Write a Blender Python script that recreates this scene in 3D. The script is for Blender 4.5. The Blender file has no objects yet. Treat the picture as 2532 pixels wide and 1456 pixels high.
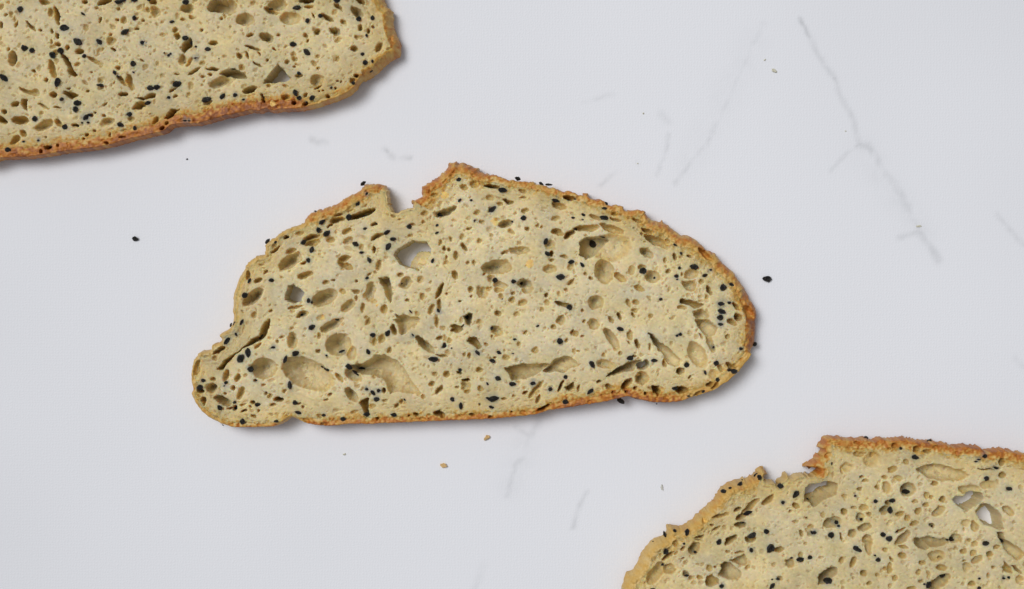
import bpy, math
import numpy as np
from mathutils import Vector

# ------------------------------------------------------------------ camera, light, exposure
scene = bpy.context.scene
UNIT = 1e-4                      # one tracing unit = 0.1 mm on the table
CX, CY = 1265.5, 728.0           # centre of the view in tracing units
CAM_H = 3300.0                   # camera height (0.33 m) in tracing units

cam_data = bpy.data.cameras.new('camera')
cam = bpy.data.objects.new('camera', cam_data)
scene.collection.objects.link(cam)
cam.location = (0, 0, CAM_H * UNIT)
cam.rotation_euler = (0, 0, 0)
cam_data.sensor_width = 36.0
cam_data.lens = 36.0 * CAM_H / 2531.0
cam_data.clip_start = 0.01
cam_data.clip_end = 20.0
scene.camera = cam

world = bpy.data.worlds.new('World')
scene.world = world
world.use_nodes = True
bg = world.node_tree.nodes['Background']
bg.inputs['Color'].default_value = (0.97, 0.98, 1.0, 1)
bg.inputs['Strength'].default_value = 0.27

def area(name, loc, size, size_y, watts, col, aim=(0, 0, 0)):
    d = bpy.data.lights.new(name, 'AREA')
    d.shape = 'RECTANGLE'; d.size = size; d.size_y = size_y
    d.energy = watts; d.color = col
    o = bpy.data.objects.new(name, d)
    scene.collection.objects.link(o)
    o.location = loc
    o.rotation_euler = (Vector(aim) - Vector(loc)).to_track_quat('-Z', 'Y').to_euler()
    return o
key = area('window_light', (-0.46, 0.30, 1.05), 0.66, 0.66, 1.05, (1.0, 0.99, 0.98), (0.05, -0.02, 0))
key.data.spread = math.radians(38)

scene.view_settings.view_transform = 'Standard'
scene.view_settings.look = 'None'
scene.view_settings.exposure = 0.0
scene.view_settings.gamma = 1.0

C = scene.collection
rng = np.random.default_rng(7)

def w3(vx, vy, z):
    """tracing units seen at height z (units) -> metres"""
    k = (CAM_H - z) / CAM_H
    return ((vx - CX) * k * UNIT, -(vy - CY) * k * UNIT, z * UNIT)

# ------------------------------------------------------------------ noise
def vnoise(X, Y, wl, seed):
    r = np.random.default_rng(seed)
    G = r.random((256, 256)).astype(np.float32) * 2 - 1
    x = X / wl + 1000.0; y = Y / wl + 1000.0
    xi = np.floor(x).astype(np.int32); yi = np.floor(y).astype(np.int32)
    fx = (x - xi).astype(np.float32); fy = (y - yi).astype(np.float32)
    fx = fx * fx * (3 - 2 * fx); fy = fy * fy * (3 - 2 * fy)
    x0 = xi & 255; x1 = (xi + 1) & 255; y0 = yi & 255; y1 = (yi + 1) & 255
    a = G[y0, x0] * (1 - fx) + G[y0, x1] * fx
    b = G[y1, x0] * (1 - fx) + G[y1, x1] * fx
    return a * (1 - fy) + b * fy

# ------------------------------------------------------------------ materials
def new_mat(name):
    m = bpy.data.materials.new(name)
    m.use_nodes = True
    return m, m.node_tree.nodes, m.node_tree.links, m.node_tree.nodes['Principled BSDF']

def bread_mat(name, rough, spec, sss):
    m, N, L, p = new_mat(name)
    at = N.new('ShaderNodeAttribute'); at.attribute_name = 'albedo'
    tc = N.new('ShaderNodeTexCoord')
    nz = N.new('ShaderNodeTexNoise'); nz.inputs['Scale'].default_value = 1400; nz.inputs['Detail'].default_value = 3
    L.new(tc.outputs['Object'], nz.inputs['Vector'])
    mr = N.new('ShaderNodeMapRange')
    mr.inputs['From Min'].default_value = 0.3; mr.inputs['From Max'].default_value = 0.7
    mr.inputs['To Min'].default_value = 0.93; mr.inputs['To Max'].default_value = 1.06
    L.new(nz.outputs['Fac'], mr.inputs['Value'])
    mx = N.new('ShaderNodeMix'); mx.data_type = 'RGBA'; mx.blend_type = 'MULTIPLY'
    mx.inputs['Factor'].default_value = 1.0
    L.new(at.outputs['Color'], mx.inputs[6])
    L.new(mr.outputs['Result'], mx.inputs[7])
    L.new(mx.outputs[2], p.inputs['Base Color'])
    bp = N.new('ShaderNodeBump'); bp.inputs['Strength'].default_value = 0.15
    bp.inputs['Distance'].default_value = 0.00025
    n2 = N.new('ShaderNodeTexNoise'); n2.inputs['Scale'].default_value = 2600; n2.inputs['Detail'].default_value = 2
    L.new(tc.outputs['Object'], n2.inputs['Vector'])
    L.new(n2.outputs['Fac'], bp.inputs['Height'])
    L.new(bp.outputs['Normal'], p.inputs['Normal'])
    p.inputs['Roughness'].default_value = rough
    p.inputs['Specular IOR Level'].default_value = spec
    if sss > 0:
        p.inputs['Subsurface Weight'].default_value = sss
        p.inputs['Subsurface Radius'].default_value = (1.0, 0.62, 0.30)
        p.inputs['Subsurface Scale'].default_value = 0.0026
    return m
M_CRUMB = bread_mat('bread_crumb', 0.55, 0.30, 1.0)
M_CRUST = bread_mat('bread_crust', 0.5, 0.35, 0.0)

def seed_mat():
    m, N, L, p = new_mat('nigella_seed')
    tc = N.new('ShaderNodeTexCoord')
    nz = N.new('ShaderNodeTexNoise'); nz.inputs['Scale'].default_value = 3.0; nz.inputs['Detail'].default_value = 4
    L.new(tc.outputs['Object'], nz.inputs['Vector'])
    cr = N.new('ShaderNodeValToRGB')
    cr.color_ramp.elements[0].position = 0.35; cr.color_ramp.elements[0].color = (0.006, 0.005, 0.004, 1)
    cr.color_ramp.elements[1].position = 0.75; cr.color_ramp.elements[1].color = (0.018, 0.015, 0.012, 1)
    L.new(nz.outputs['Fac'], cr.inputs['Fac']); L.new(cr.outputs['Color'], p.inputs['Base Color'])
    bp = N.new('ShaderNodeBump'); bp.inputs['Strength'].default_value = 0.5; bp.inputs['Distance'].default_value = 0.1
    n2 = N.new('ShaderNodeTexNoise'); n2.inputs['Scale'].default_value = 5.0
    L.new(tc.outputs['Object'], n2.inputs['Vector']); L.new(n2.outputs['Fac'], bp.inputs['Height'])
    L.new(bp.outputs['Normal'], p.inputs['Normal'])
    p.inputs['Roughness'].default_value = 0.42
    p.inputs['Specular IOR Level'].default_value = 0.45
    return m
M_SEED = seed_mat()

def crumb_bit_mat(name, col):
    m, N, L, p = new_mat(name)
    tc = N.new('ShaderNodeTexCoord')
    nz = N.new('ShaderNodeTexNoise'); nz.inputs['Scale'].default_value = 2.5; nz.inputs['Detail'].default_value = 3
    L.new(tc.outputs['Object'], nz.inputs['Vector'])
    cr = N.new('ShaderNodeValToRGB')
    cr.color_ramp.elements[0].position = 0.3; cr.color_ramp.elements[0].color = tuple(c * 0.75 for c in col) + (1,)
    cr.color_ramp.elements[1].position = 0.7; cr.color_ramp.elements[1].color = tuple(min(1, c * 1.1) for c in col) + (1,)
    L.new(nz.outputs['Fac'], cr.inputs['Fac']); L.new(cr.outputs['Color'], p.inputs['Base Color'])
    p.inputs['Roughness'].default_value = 0.7
    return m

# ------------------------------------------------------------------ mesh from arrays
def mesh_np(name, co, quads, normals=None, color=None, attr='albedo'):
    me = bpy.data.meshes.new(name)
    nv, nf = len(co), len(quads)
    me.vertices.add(nv); me.vertices.foreach_set('co', np.ascontiguousarray(co, dtype=np.float32).ravel())
    me.loops.add(nf * 4); me.loops.foreach_set('vertex_index', np.ascontiguousarray(quads, dtype=np.int32).ravel())
    me.polygons.add(nf); me.polygons.foreach_set('loop_start', np.arange(0, nf * 4, 4, dtype=np.int32))
    me.polygons.foreach_set('use_smooth', np.ones(nf, dtype=bool))
    me.update(calc_edges=True)
    if color is not None:
        a = me.attributes.new(attr, 'FLOAT_COLOR', 'POINT')
        c4 = np.ones((nv, 4), dtype=np.float32); c4[:, :3] = color
        a.data.foreach_set('color', c4.ravel())
    if normals is not None:
        me.normals_split_custom_set_from_vertices(normals.astype(np.float32))
    return me

def link(name, me, mat, parent=None):
    o = bpy.data.objects.new(name, me)
    C.objects.link(o)
    if mat is not None and len(me.materials) == 0:
        me.materials.append(mat)
    if parent is not None:
        o.parent = parent
    return o

# ------------------------------------------------------------------ tiles used for tracing (origin in photo pixels)
TILE = dict(A=(740, 620), B=(1500, 620), C=(2260, 720), D=(740, 1060), E=(1500, 1060), F=(2260, 1180),
            G=(740, 1300), H=(1500, 1300), I=(0, 0), J=(800, 0), K=(0, 400),
            L=(2460, 1840), M=(3220, 1720), N=(3296, 1896), O=(2460, 1896))
TS = 1 / 3.165 / 1.6184
def tv(t, x, y):
    ox, oy = TILE[t]
    return ox / 1.6184 + x * TS, oy / 1.6184 + y * TS
# pores: x y a b angle depth  (a, b half-axes and x, y in tile pixels; depth in 0.1 mm)
PORES = {
'center': dict(
A="""2250 745 160 38 -20 70;1925 830 95 33 -18 25;1835 895 50 18 -30 16;1950 760 55 18 -25 12;1600 1050 110 35 -18 25;1625 1115 100 40 -15 22
1340 1340 150 75 -35 40;1340 1220 75 35 -20 14;1145 1195 80 22 -35 15;2060 955 65 35 -20 13;2065 1085 65 45 -20 15;1855 1075 60 35 0 11
2395 875 55 22 -15 16;2400 1195 25 45 0 18;2010 1315 85 38 -15 22;2030 1400 110 40 25 22;2440 1030 90 25 -20 22;1495 1360 40 25 -20 14;1285 1040 38 22 -20 22;2450 1390 35 70 10 12""",
B="""1480 400 105 22 5 32;1690 590 80 25 15 24;1660 870 95 45 -10 30;900 720 140 45 -25 32;1125 410 60 35 30 11;1250 370 55 40 20 9;1465 545 55 40 0 9
1290 725 42 32 0 9;1355 835 42 27 0 9;1900 700 52 35 0 11;1570 625 38 25 0 10;2310 980 75 40 15 22;2460 1000 80 40 -30 30;2460 545 75 28 10 32;2330 640 100 40 15 16
1135 1165 60 30 50 19;885 1185 28 38 0 14;945 1195 22 28 0 11;955 1065 28 28 0 9;1835 1205 135 45 0 18;1650 1225 55 20 -20 11;2240 1245 30 35 0 22;2400 1290 55 25 10 11
2235 1325 35 20 0 11;1545 1420 175 85 0 42;1320 1085 38 28 0 8;1165 1370 25 25 0 8;1255 1370 28 28 0 8;1025 1270 32 60 0 13;910 1310 20 40 0 8;820 1110 22 38 0 8
2060 890 28 28 0 8;2120 915 22 22 0 7;1925 945 25 25 0 13;1190 925 40 22 0 9;2280 805 60 35 0 9;1100 1040 30 50 0 7;620 740 55 35 -10 9;605 845 28 20 0 7;480 890 45 20 0 9
450 1025 35 22 0 7;1880 450 60 22 20 9;1880 545 50 20 0 7;760 500 45 30 0 9;2210 1140 70 60 0 11""",
C="""640 425 40 25 0 11;640 495 75 20 20 13;920 520 65 20 15 13;400 480 80 25 20 11;270 610 170 40 -3 22;600 620 160 42 20 20;1035 640 85 28 25 20;1170 780 170 50 25 30
600 850 250 170 0 20;1040 930 95 50 30 32;500 1160 110 150 -10 38;690 1230 90 40 35 16;840 1140 45 60 0 9;1110 1220 90 70 0 32;980 1110 60 30 0 11;1390 980 50 25 60 17
1580 965 38 20 15 13;1600 1190 90 60 0 15;1580 1340 85 55 30 24;1825 1390 65 28 65 22;1720 1290 35 28 0 9;950 1370 80 35 20 13;460 930 30 30 0 10;255 1200 28 28 0 8
325 1250 32 28 0 11;75 1290 50 30 -30 10;1275 1010 28 35 0 9;1310 1160 38 30 0 11;1475 1190 20 20 0 8;1010 785 20 10 0 7;75 1110 45 40 -45 8;970 685 30 22 0 8;1780 940 120 40 45 20""",
D="""1770 410 165 90 -25 42;870 400 150 65 -40 38;930 195 50 28 -35 16;1525 130 105 38 -15 19;1025 90 32 20 -35 10;800 130 30 60 0 13;1790 225 48 25 -15 11;1885 188 28 12 0 13
2165 330 38 32 0 13;2160 208 20 20 0 9;2345 120 35 20 0 8;2340 340 60 120 5 24;2060 520 95 55 -35 18;2160 420 20 35 0 9;2250 550 28 65 0 11;1485 625 80 40 -25 18
1400 530 100 22 -15 13;1720 670 60 40 0 5;2320 720 60 30 -70 11;1860 760 150 60 -25 30;1360 960 65 90 0 24;1950 1010 150 130 0 40;2105 1110 60 90 0 16
1010 820 150 40 -65 32;430 1090 90 28 -35 22;930 1020 60 20 -45 13;1700 895 20 40 0 8;1680 1090 38 28 0 13;1165 975 25 25 0 8;1220 920 30 22 0 8;870 640 35 45 0 9;1090 585 30 20 0 9
1000 1310 150 120 0 42;1560 1380 330 165 22 40;520 1400 80 35 -75 17;665 1430 60 35 -70 15;150 1300 100 35 -75 10;2400 970 35 50 0 11;2490 930 60 40 -80 13;2130 1400 120 60 30 24""",
E="""395 230 65 70 0 24;320 130 38 35 0 11;1005 130 38 65 0 17;575 175 50 50 0 9;815 320 110 28 -65 24;720 560 75 30 -70 13;810 500 25 70 0 15;585 405 32 42 0 9;405 450 28 20 0 10
120 565 40 55 0 13;1215 315 42 40 0 13;1370 355 75 65 10 17;1440 300 60 30 -20 9;1590 250 95 45 10 15;1570 310 60 40 0 11;1470 165 45 50 0 13;1395 95 35 20 -40 11;1900 240 85 60 10 36
1930 310 70 50 0 15;2210 50 90 50 0 15;1750 360 32 30 0 11;1735 450 42 42 0 11;1870 480 60 40 -30 10;2355 700 52 55 0 17;2170 385 25 30 0 15;2480 210 60 25 -50 13
1560 610 45 35 0 16;1320 715 38 35 0 8;1800 620 40 35 0 7;2380 500 110 28 15 26;785 720 32 65 0 13;240 820 60 35 60 26;640 1010 165 45 42 40;860 1150 80 15 10 13
1545 835 85 50 40 20;820 930 45 30 0 15;1420 1010 35 22 35 9;1825 1000 25 32 0 8;2030 1080 45 42 0 9;2265 780 32 30 0 11;2500 850 35 45 0 15;1900 855 28 30 0 9;1195 1150 28 35 0 11
1130 1140 22 22 0 8;1480 910 22 26 0 8;1650 1170 50 35 0 9;1520 1160 30 20 0 10;185 1075 30 35 0 11;2430 325 25 20 0 9;1220 400 18 18 0 8;1080 460 18 14 0 13;915 365 20 20 0 8""",
F="""1480 165 60 30 10 11;1720 255 95 60 5 32;810 100 60 28 75 11;900 85 45 28 40 10;2160 140 75 28 55 22;2190 280 55 38 40 30;2125 340 75 35 20 20;2065 525 38 35 0 10
690 275 55 25 65 20;855 265 40 20 50 13;880 205 40 30 0 9;365 375 80 55 50 22;590 310 60 25 50 13;600 560 165 48 58 28;130 480 52 42 0 13;230 525 28 18 0 9;830 510 45 60 0 11
920 620 65 32 70 22;805 605 30 15 50 9;1460 960 55 45 0 30;1270 860 60 28 75 15;1680 760 180 95 60 24;1850 620 110 45 70 13;1720 520 45 18 60 10;400 90 100 80 0 30
990 890 80 52 -30 125;530 880 130 55 10 15;880 770 32 15 0 15;980 1050 85 75 0 34;780 1120 90 40 -50 30;560 1160 40 35 0 17;885 1175 28 25 0 15;435 1100 35 22 0 17
1480 1195 80 45 0 36;1830 1125 45 30 -20 20;1900 1150 60 25 -50 15;1690 1255 80 25 -25 13;2100 910 70 30 30 20;1575 1040 30 18 -40 10;1020 1240 15 28 0 18;785 1215 18 18 0 16
1880 1000 60 60 0 7;500 760 30 30 0 7;175 715 28 16 0 8;20 575 30 25 0 8;250 350 25 25 0 8;225 200 25 25 0 9;710 740 30 30 0 8;1080 660 20 45 0 9;1080 260 35 30 0 8
1965 930 60 30 60 11;180 1180 45 15 -60 11;595 1240 15 15 0 10;2330 230 110 60 60 14""",
G="""335 800 62 65 0 32;345 690 35 25 0 12;480 960 110 45 25 35;700 870 90 40 -65 15;600 800 25 30 0 15;505 860 22 22 0 10;235 960 55 22 75 17;200 830 50 28 30 26
570 1055 40 22 0 17;635 1060 28 42 0 28;750 1085 30 15 0 15;850 985 35 22 0 20;825 1045 25 20 0 9;930 1090 22 18 0 9;865 1160 35 18 20 11;1175 950 62 32 0 34;1115 1020 38 22 0 11
1080 905 30 28 0 9;1028 873 25 20 0 11;735 1010 40 15 0 9;1270 835 30 25 0 10;1825 880 32 22 0 11;1785 945 25 15 0 9;1000 755 35 18 0 8;2110 890 110 50 45 30
1500 1040 22 20 0 9;1950 670 70 30 40 13;1450 990 22 14 0 10;890 700 25 22 0 11;2510 830 25 35 0 22;2430 1200 20 20 0 15;1760 1250 40 15 0 10""",
H="""905 625 42 45 0 15;765 625 35 32 0 9;1320 575 40 35 0 13;725 750 40 32 0 13;1340 805 40 35 0 10;815 820 70 28 -35 18;615 910 35 32 0 9;1150 770 55 60 0 14;1150 705 50 14 0 28
1170 830 45 25 0 14;1905 865 38 22 -30 15;2040 810 140 32 -50 17;2065 945 60 30 -60 13;2350 770 90 25 -60 22;2130 1045 85 25 -25 28;825 1130 75 32 20 32;515 1132 30 22 0 22
265 1020 35 22 -20 13;325 970 40 22 -40 11;1230 1140 30 18 0 15;1460 1162 35 15 0 15;1730 1110 20 12 0 12;1320 1020 14 14 0 12;430 1155 18 12 0 10;110 830 25 40 0 20
1640 935 40 18 0 10;1760 900 25 20 0 8;1040 790 30 20 0 9;20 1200 18 20 0 15;120 950 35 25 0 8;1080 600 35 18 15 20"""),
'upper': dict(
I="""1320 15 90 40 -20 34;715 200 130 35 75 28;640 160 35 60 0 11;1270 248 38 20 -75 22;1975 145 65 65 0 18;1950 25 50 35 0 17;1875 130 35 30 0 9;2375 105 85 55 0 24
1565 265 40 45 0 9;1405 520 52 58 0 15;2210 385 45 40 0 11;2245 460 45 42 0 17;2305 755 75 48 -65 15;160 745 55 90 0 30;1000 650 55 30 15 22;850 610 28 35 0 13;1190 760 105 25 30 13
970 815 40 35 0 8;660 870 120 42 75 17;725 560 38 30 0 15;730 455 18 38 0 30;655 390 20 40 0 13;1435 630 38 15 25 15;430 890 22 28 0 12;590 1010 28 28 0 13;1550 1020 90 28 45 15
1640 1040 110 38 65 18;1490 850 35 28 0 12;670 1195 45 38 0 20;1555 1190 55 25 0 26;1770 1335 90 40 -20 28;2450 905 95 18 -30 22;2390 790 80 25 -50 9;2235 935 35 10 0 10
2200 1130 60 15 -35 22;2225 1210 35 20 -30 12;190 1310 50 35 0 18;350 1150 110 25 25 15;450 1170 60 45 0 11;380 330 85 18 45 17;200 295 45 20 -55 11;10 310 22 40 0 28
515 380 28 14 0 11;60 190 22 22 0 8;1735 365 35 15 -15 12;1490 240 25 18 0 10;1820 265 25 18 0 9;1330 1315 40 18 -25 12;735 1360 50 15 0 11;550 1340 90 15 20 11;60 1415 35 28 0 20
1155 910 15 15 0 8;1100 1150 20 16 0 13;2320 245 40 20 0 8;2435 210 35 25 0 9;1060 20 40 25 20 18;1790 770 40 12 30 10;880 1115 25 15 0 13;100 620 25 25 0 8;640 520 22 30 0 8
1230 90 25 22 0 7;1500 120 25 22 0 8;1410 425 20 18 0 9;565 20 70 35 20 15""",
J="""370 90 90 80 0 26;570 240 110 80 10 28;980 60 110 70 0 26;1345 5 95 38 0 125;900 140 90 35 25 22;1150 230 130 80 0 18;1990 160 95 50 35 32;2030 20 75 28 35 26;1610 220 90 30 30 24
1375 90 55 22 0 13;1440 190 35 15 60 12;1490 400 38 40 0 20;850 475 95 50 30 32;630 440 48 25 0 13;155 550 50 30 0 16;495 715 45 35 45 15;600 700 55 18 70 13;665 605 100 18 15 20
730 810 80 15 35 14;745 680 40 12 60 12;1335 450 45 25 40 11;1200 740 45 32 30 10;1105 780 28 28 0 11;1960 615 50 40 0 18;2030 350 30 40 0 16;2135 385 25 35 0 15;2200 340 22 18 0 10
1815 280 42 25 20 11;1990 465 40 32 0 8;300 1020 180 60 -25 24;630 1130 90 45 -15 34;1490 1020 80 70 0 22;1500 1100 55 20 -35 28;1255 970 38 25 0 12;1335 1205 35 20 -40 12
1095 1225 60 35 0 15;790 1240 60 20 60 26;1190 1305 28 25 0 24;1620 1225 28 22 0 15;1345 1310 35 22 0 20;1980 970 28 22 0 20;1930 1020 32 30 0 13;2265 600 70 35 -60 16;1365 520 20 28 0 10
950 625 35 15 45 12;1205 838 22 20 0 9;990 435 28 22 0 9;530 850 40 30 0 9;20 380 22 20 0 9;265 225 25 20 0 9;120 950 30 25 0 12;30 975 30 18 0 9;865 1080 35 25 0 9;850 760 20 25 0 11
1080 1095 40 20 0 7;1740 740 32 30 0 7;1500 860 20 20 0 8;1515 1150 15 15 0 11;1560 1145 15 15 0 11;1740 1035 16 16 0 12;1785 1035 14 14 0 11;1715 1125 16 14 0 13""",
K="""250 250 105 42 0 28;560 320 115 55 -20 22;20 250 75 40 25 30;295 425 50 35 25 13;1370 270 75 45 0 15;950 325 50 15 10 30;1100 445 30 25 0 15;190 510 80 40 -50 15;740 280 60 35 50 15
1970 260 60 28 -55 13;520 660 20 22 0 18;2050 365 30 20 -40 20;2110 300 30 20 -40 24;1200 380 25 18 0 10;1315 200 28 15 0 11;1205 155 22 14 0 12;1345 545 28 15 0 12;610 600 50 30 0 24
1050 500 20 14 0 10;730 580 15 15 0 12;570 475 15 15 0 9;1380 440 14 14 0 9;1550 465 40 8 0 9;1665 240 40 30 0 9"""),
'lower': dict(
L="""1940 500 95 35 -40 18;1720 580 150 35 -40 18;1555 622 55 20 -28 24;1600 720 75 35 -20 28;1590 820 75 38 -10 28;1340 700 110 22 -15 13;1070 975 60 18 -20 26;1060 1020 45 10 0 10
1010 1130 80 55 -50 30;865 1125 38 25 -45 12;1720 1000 70 40 0 24;2070 1130 70 30 0 20;1430 1160 32 25 0 9;1580 1175 65 15 0 11;2290 590 52 35 30 18;2225 650 20 20 0 9;2370 935 28 42 0 12
690 1380 75 60 0 20;520 1440 160 75 -55 26;670 1220 90 25 -35 20;2220 1310 55 60 0 22;1230 820 28 18 0 10;1280 870 60 20 -25 11;1200 1380 45 40 0 9;1280 1360 22 18 0 11;860 1250 22 14 0 11
780 1060 35 40 0 11;2440 740 20 18 0 9""",
O="""960 1320 35 28 0 10;1070 1315 45 30 0 9;900 1280 40 25 0 12""",
M="""1640 680 50 35 0 15;1310 750 85 90 0 34;1040 735 52 65 0 15;1105 495 65 42 -30 13;855 380 120 90 0 9;690 305 85 30 0 11;540 480 80 55 0 9;1140 190 35 28 0 14;1410 250 40 38 0 20
1545 270 55 30 0 13;1020 605 38 30 0 9;1180 610 55 32 0 8;710 590 35 20 0 16;770 650 42 28 0 9;685 735 35 22 0 13;915 735 32 20 0 13;1740 885 42 35 0 20;1535 950 52 30 0 13
1435 1035 42 42 0 14;1700 1030 85 52 -20 16;1200 1060 52 30 -20 15;1295 1110 42 38 0 12;1385 1180 60 32 -25 13;1050 930 35 30 0 26;1010 1010 70 45 0 28;760 1230 80 45 -20 26
700 1110 50 55 0 18;600 1300 48 52 0 18;350 1170 110 70 -15 26;795 1395 65 60 0 24;500 1030 40 45 0 18;815 1060 35 30 0 11;745 980 55 42 0 9;615 980 38 22 0 8;465 1350 60 18 80 13
1250 1370 115 45 -40 28;1215 1270 75 22 -20 16;2160 1230 50 52 0 18;1610 1215 28 28 0 16;2050 1180 60 50 0 7;2100 760 150 50 0 16;2330 690 120 50 0 9;2500 410 40 45 0 22
2505 575 45 40 0 20;2300 500 110 12 5 15;1545 830 38 45 0 10;1605 850 30 28 0 10;1395 910 38 28 0 7;1650 230 40 18 0 7""",
N="""1670 820 85 55 0 24;2340 470 95 45 40 16;2450 1210 75 18 35 26;1430 1040 110 65 0 18;1485 1070 30 18 0 22;1000 1035 55 42 0 16;1250 1120 42 28 0 13;1490 1185 65 42 0 16
1470 1370 150 65 -35 36;510 1260 38 42 0 18;830 1210 42 50 0 12;770 1200 28 28 0 9;840 1150 30 25 0 9;1195 1250 35 42 0 9;1935 1080 80 45 -25 16;1820 1190 52 55 0 12
1890 1000 45 38 0 10;1760 980 45 38 0 13;2100 1020 45 42 0 18;1780 1110 25 18 0 15;220 1100 50 28 80 12;370 1120 85 38 -60 16;560 910 120 45 80 20;860 1080 45 18 45 12;1880 1390 52 35 0 16
2150 1180 30 22 0 10;580 1380 30 22 0 10;900 1330 35 40 0 9;1230 1355 35 20 0 10;790 955 35 25 0 8;1015 925 60 18 10 12;2480 1330 50 50 0 12;2190 920 45 25 0 12;1910 890 45 38 0 8
1840 850 30 28 0 9;1660 960 30 25 0 7;1115 1450 60 30 0 12;2090 1290 30 40 0 7;670 1290 32 30 0 7"""),
}
# irregular cavities: tile depth rim_width x y x y ...
POLYS = {
'center': """B 122 7 250 1270 300 1180 420 1110 560 1080 640 1105 700 1180 715 1260 620 1380 540 1456 420 1430 300 1360
D 118 5 1270 380 1300 270 1370 245 1450 290 1510 380 1450 450 1370 485 1265 440
C 54 9 190 780 300 715 520 710 600 760 480 860 380 960 260 1000 185 950
D 36 7 390 1320 500 1200 640 1110 760 1010 850 930 930 900 990 930 860 1000 740 1050 640 1130 560 1230 470 1330
H 54 40 -340 500 -200 500 0 400 120 370 280 450 400 600 480 720 600 860 440 875 300 850 180 870 150 780 130 700 60 650 -80 630 -250 620
E 40 8 55 160 90 170 130 140 170 170 215 270 225 370 190 490 150 420 110 310 65 220
E 42 8 1105 650 1150 620 1190 595 1235 600 1225 680 1200 770 1150 750 1130 690
E 30 7 945 820 980 800 955 765 1000 750 1090 770 1110 810 1040 855 960 845
E 28 12 235 690 270 680 255 620 300 640 370 635 400 655 530 650 570 690 540 760 430 800 400 860 340 885 300 780
E 36 6 1160 955 1200 900 1270 900 1320 970 1370 1030 1340 1055 1290 1055 1240 1010
H 46 11 1630 545 1720 520 1850 495 2000 500 2200 485 2230 500 2130 560 2060 620 1900 690 1740 690 1700 620
H 30 9 2260 440 2400 390 2460 405 2560 470 2600 500 2480 540 2380 600 2200 610 2130 580 2200 520
H 30 6 2405 790 2520 715 2525 800 2470 850 2430 830
G 38 6 2210 970 2290 930 2330 940 2330 1050 2340 1140 2300 1175 2265 1100 2250 1030
F 36 7 1460 60 1560 55 1660 75 1760 125 1720 160 1640 170 1560 120 1465 110
F 32 8 1640 310 1800 310 1930 420 1900 500 1830 550 1750 480 1680 390
F 38 9 1045 470 1110 500 1200 590 1330 700 1450 830 1450 890 1380 910 1310 870 1220 720 1130 620
F 50 10 505 1035 640 940 780 850 970 815 930 890 830 960 700 1000
F 52 7 1110 1140 1190 1140 1205 1230 1190 1280 1120 1240""",
'upper': """I 42 7 2300 620 2320 540 2400 480 2450 520 2440 590 2350 660 2300 650
I 38 6 760 680 800 680 880 780 930 890 980 970 940 975 870 930 850 840
I 35 7 800 1190 820 1155 930 1155 990 1205 900 1255 850 1225
I 30 6 1690 1245 1850 1215 1900 1185 1980 1195 1960 1240 1800 1265
I 30 6 250 1300 300 1250 360 1250 350 1330 340 1390 290 1360
K 46 5 2095 225 2120 180 2180 125 2265 130 2230 165 2140 230
J 52 9 90 120 120 30 180 -20 330 0 420 80 430 130 380 170 210 170 130 150
J 22 6 1690 50 1760 60 1800 140 1760 130 1700 90
J 27 8 1620 350 1680 350 1760 380 1790 440 1740 470 1670 430
J 120 6 990 815 1040 860 1150 980 1080 1040 940 1045 780 1055 870 960
J 66 12 240 940 300 890 420 870 500 880 560 930 590 990 460 990 330 960
J 26 5 60 850 180 855 260 875 190 900 110 885""",
'lower': """L 38 6 1380 1060 1400 1010 1530 955 1560 970 1555 1005 1440 1065 1390 1080
L 30 8 1460 1290 1560 1240 1630 1200 1680 1260 1690 1330 1600 1340
L 40 9 1350 1330 1390 1300 1480 1320 1580 1400 1610 1450 1550 1530 1400 1500 1310 1450
O 30 7 1140 1350 1170 1290 1240 1275 1250 1310 1320 1340 1310 1400 1230 1440 1150 1410
M 48 12 -10 820 10 740 80 680 180 665 380 655 420 700 400 830 200 900 120 980 60 940 0 870
M 122 5 15 850 60 730 150 670 375 660 350 745 210 805 110 860 60 890
M 24 10 1410 500 1500 445 1640 430 1800 460 2000 520 2100 580 2000 640 1750 650 1550 600
N 36 8 1155 880 1170 820 1260 800 1560 810 1580 870 1520 905 1340 930 1290 970 1190 950
M 84 12 1870 880 1900 845 2000 830 2100 780 2250 810 2250 850 2180 910 2100 970 2050 1040 1980 1000 1920 940
M 122 5 1890 905 1960 845 2080 788 2250 810 2265 870 2160 955 2055 1015 1970 985
M 68 12 2165 1030 2230 930 2330 930 2430 1010 2500 1150 2530 1260 2400 1240 2250 1180
M 122 6 2240 1130 2330 1030 2400 990 2460 1090 2520 1240 2480 1260 2380 1220 2290 1190
N 34 10 2200 730 2280 740 2290 820 2400 900 2520 980 2510 1070 2450 1100 2350 1030 2270 900 2200 790
N 25 7 2265 1180 2290 1110 2330 1150 2370 1190 2390 1255 2290 1240
N 52 9 -60 1270 60 1200 150 1190 165 1260 100 1310 60 1370 -60 1400"""}
# ledges inside holes: tile x y a b max_depth
LEDGES = {'center': "B 610 1420 190 215 52;B 745 1330 60 90 28;F 840 1010 150 18 10", 'upper': "", 'lower': "M 2330 890 110 30 30"}
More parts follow.
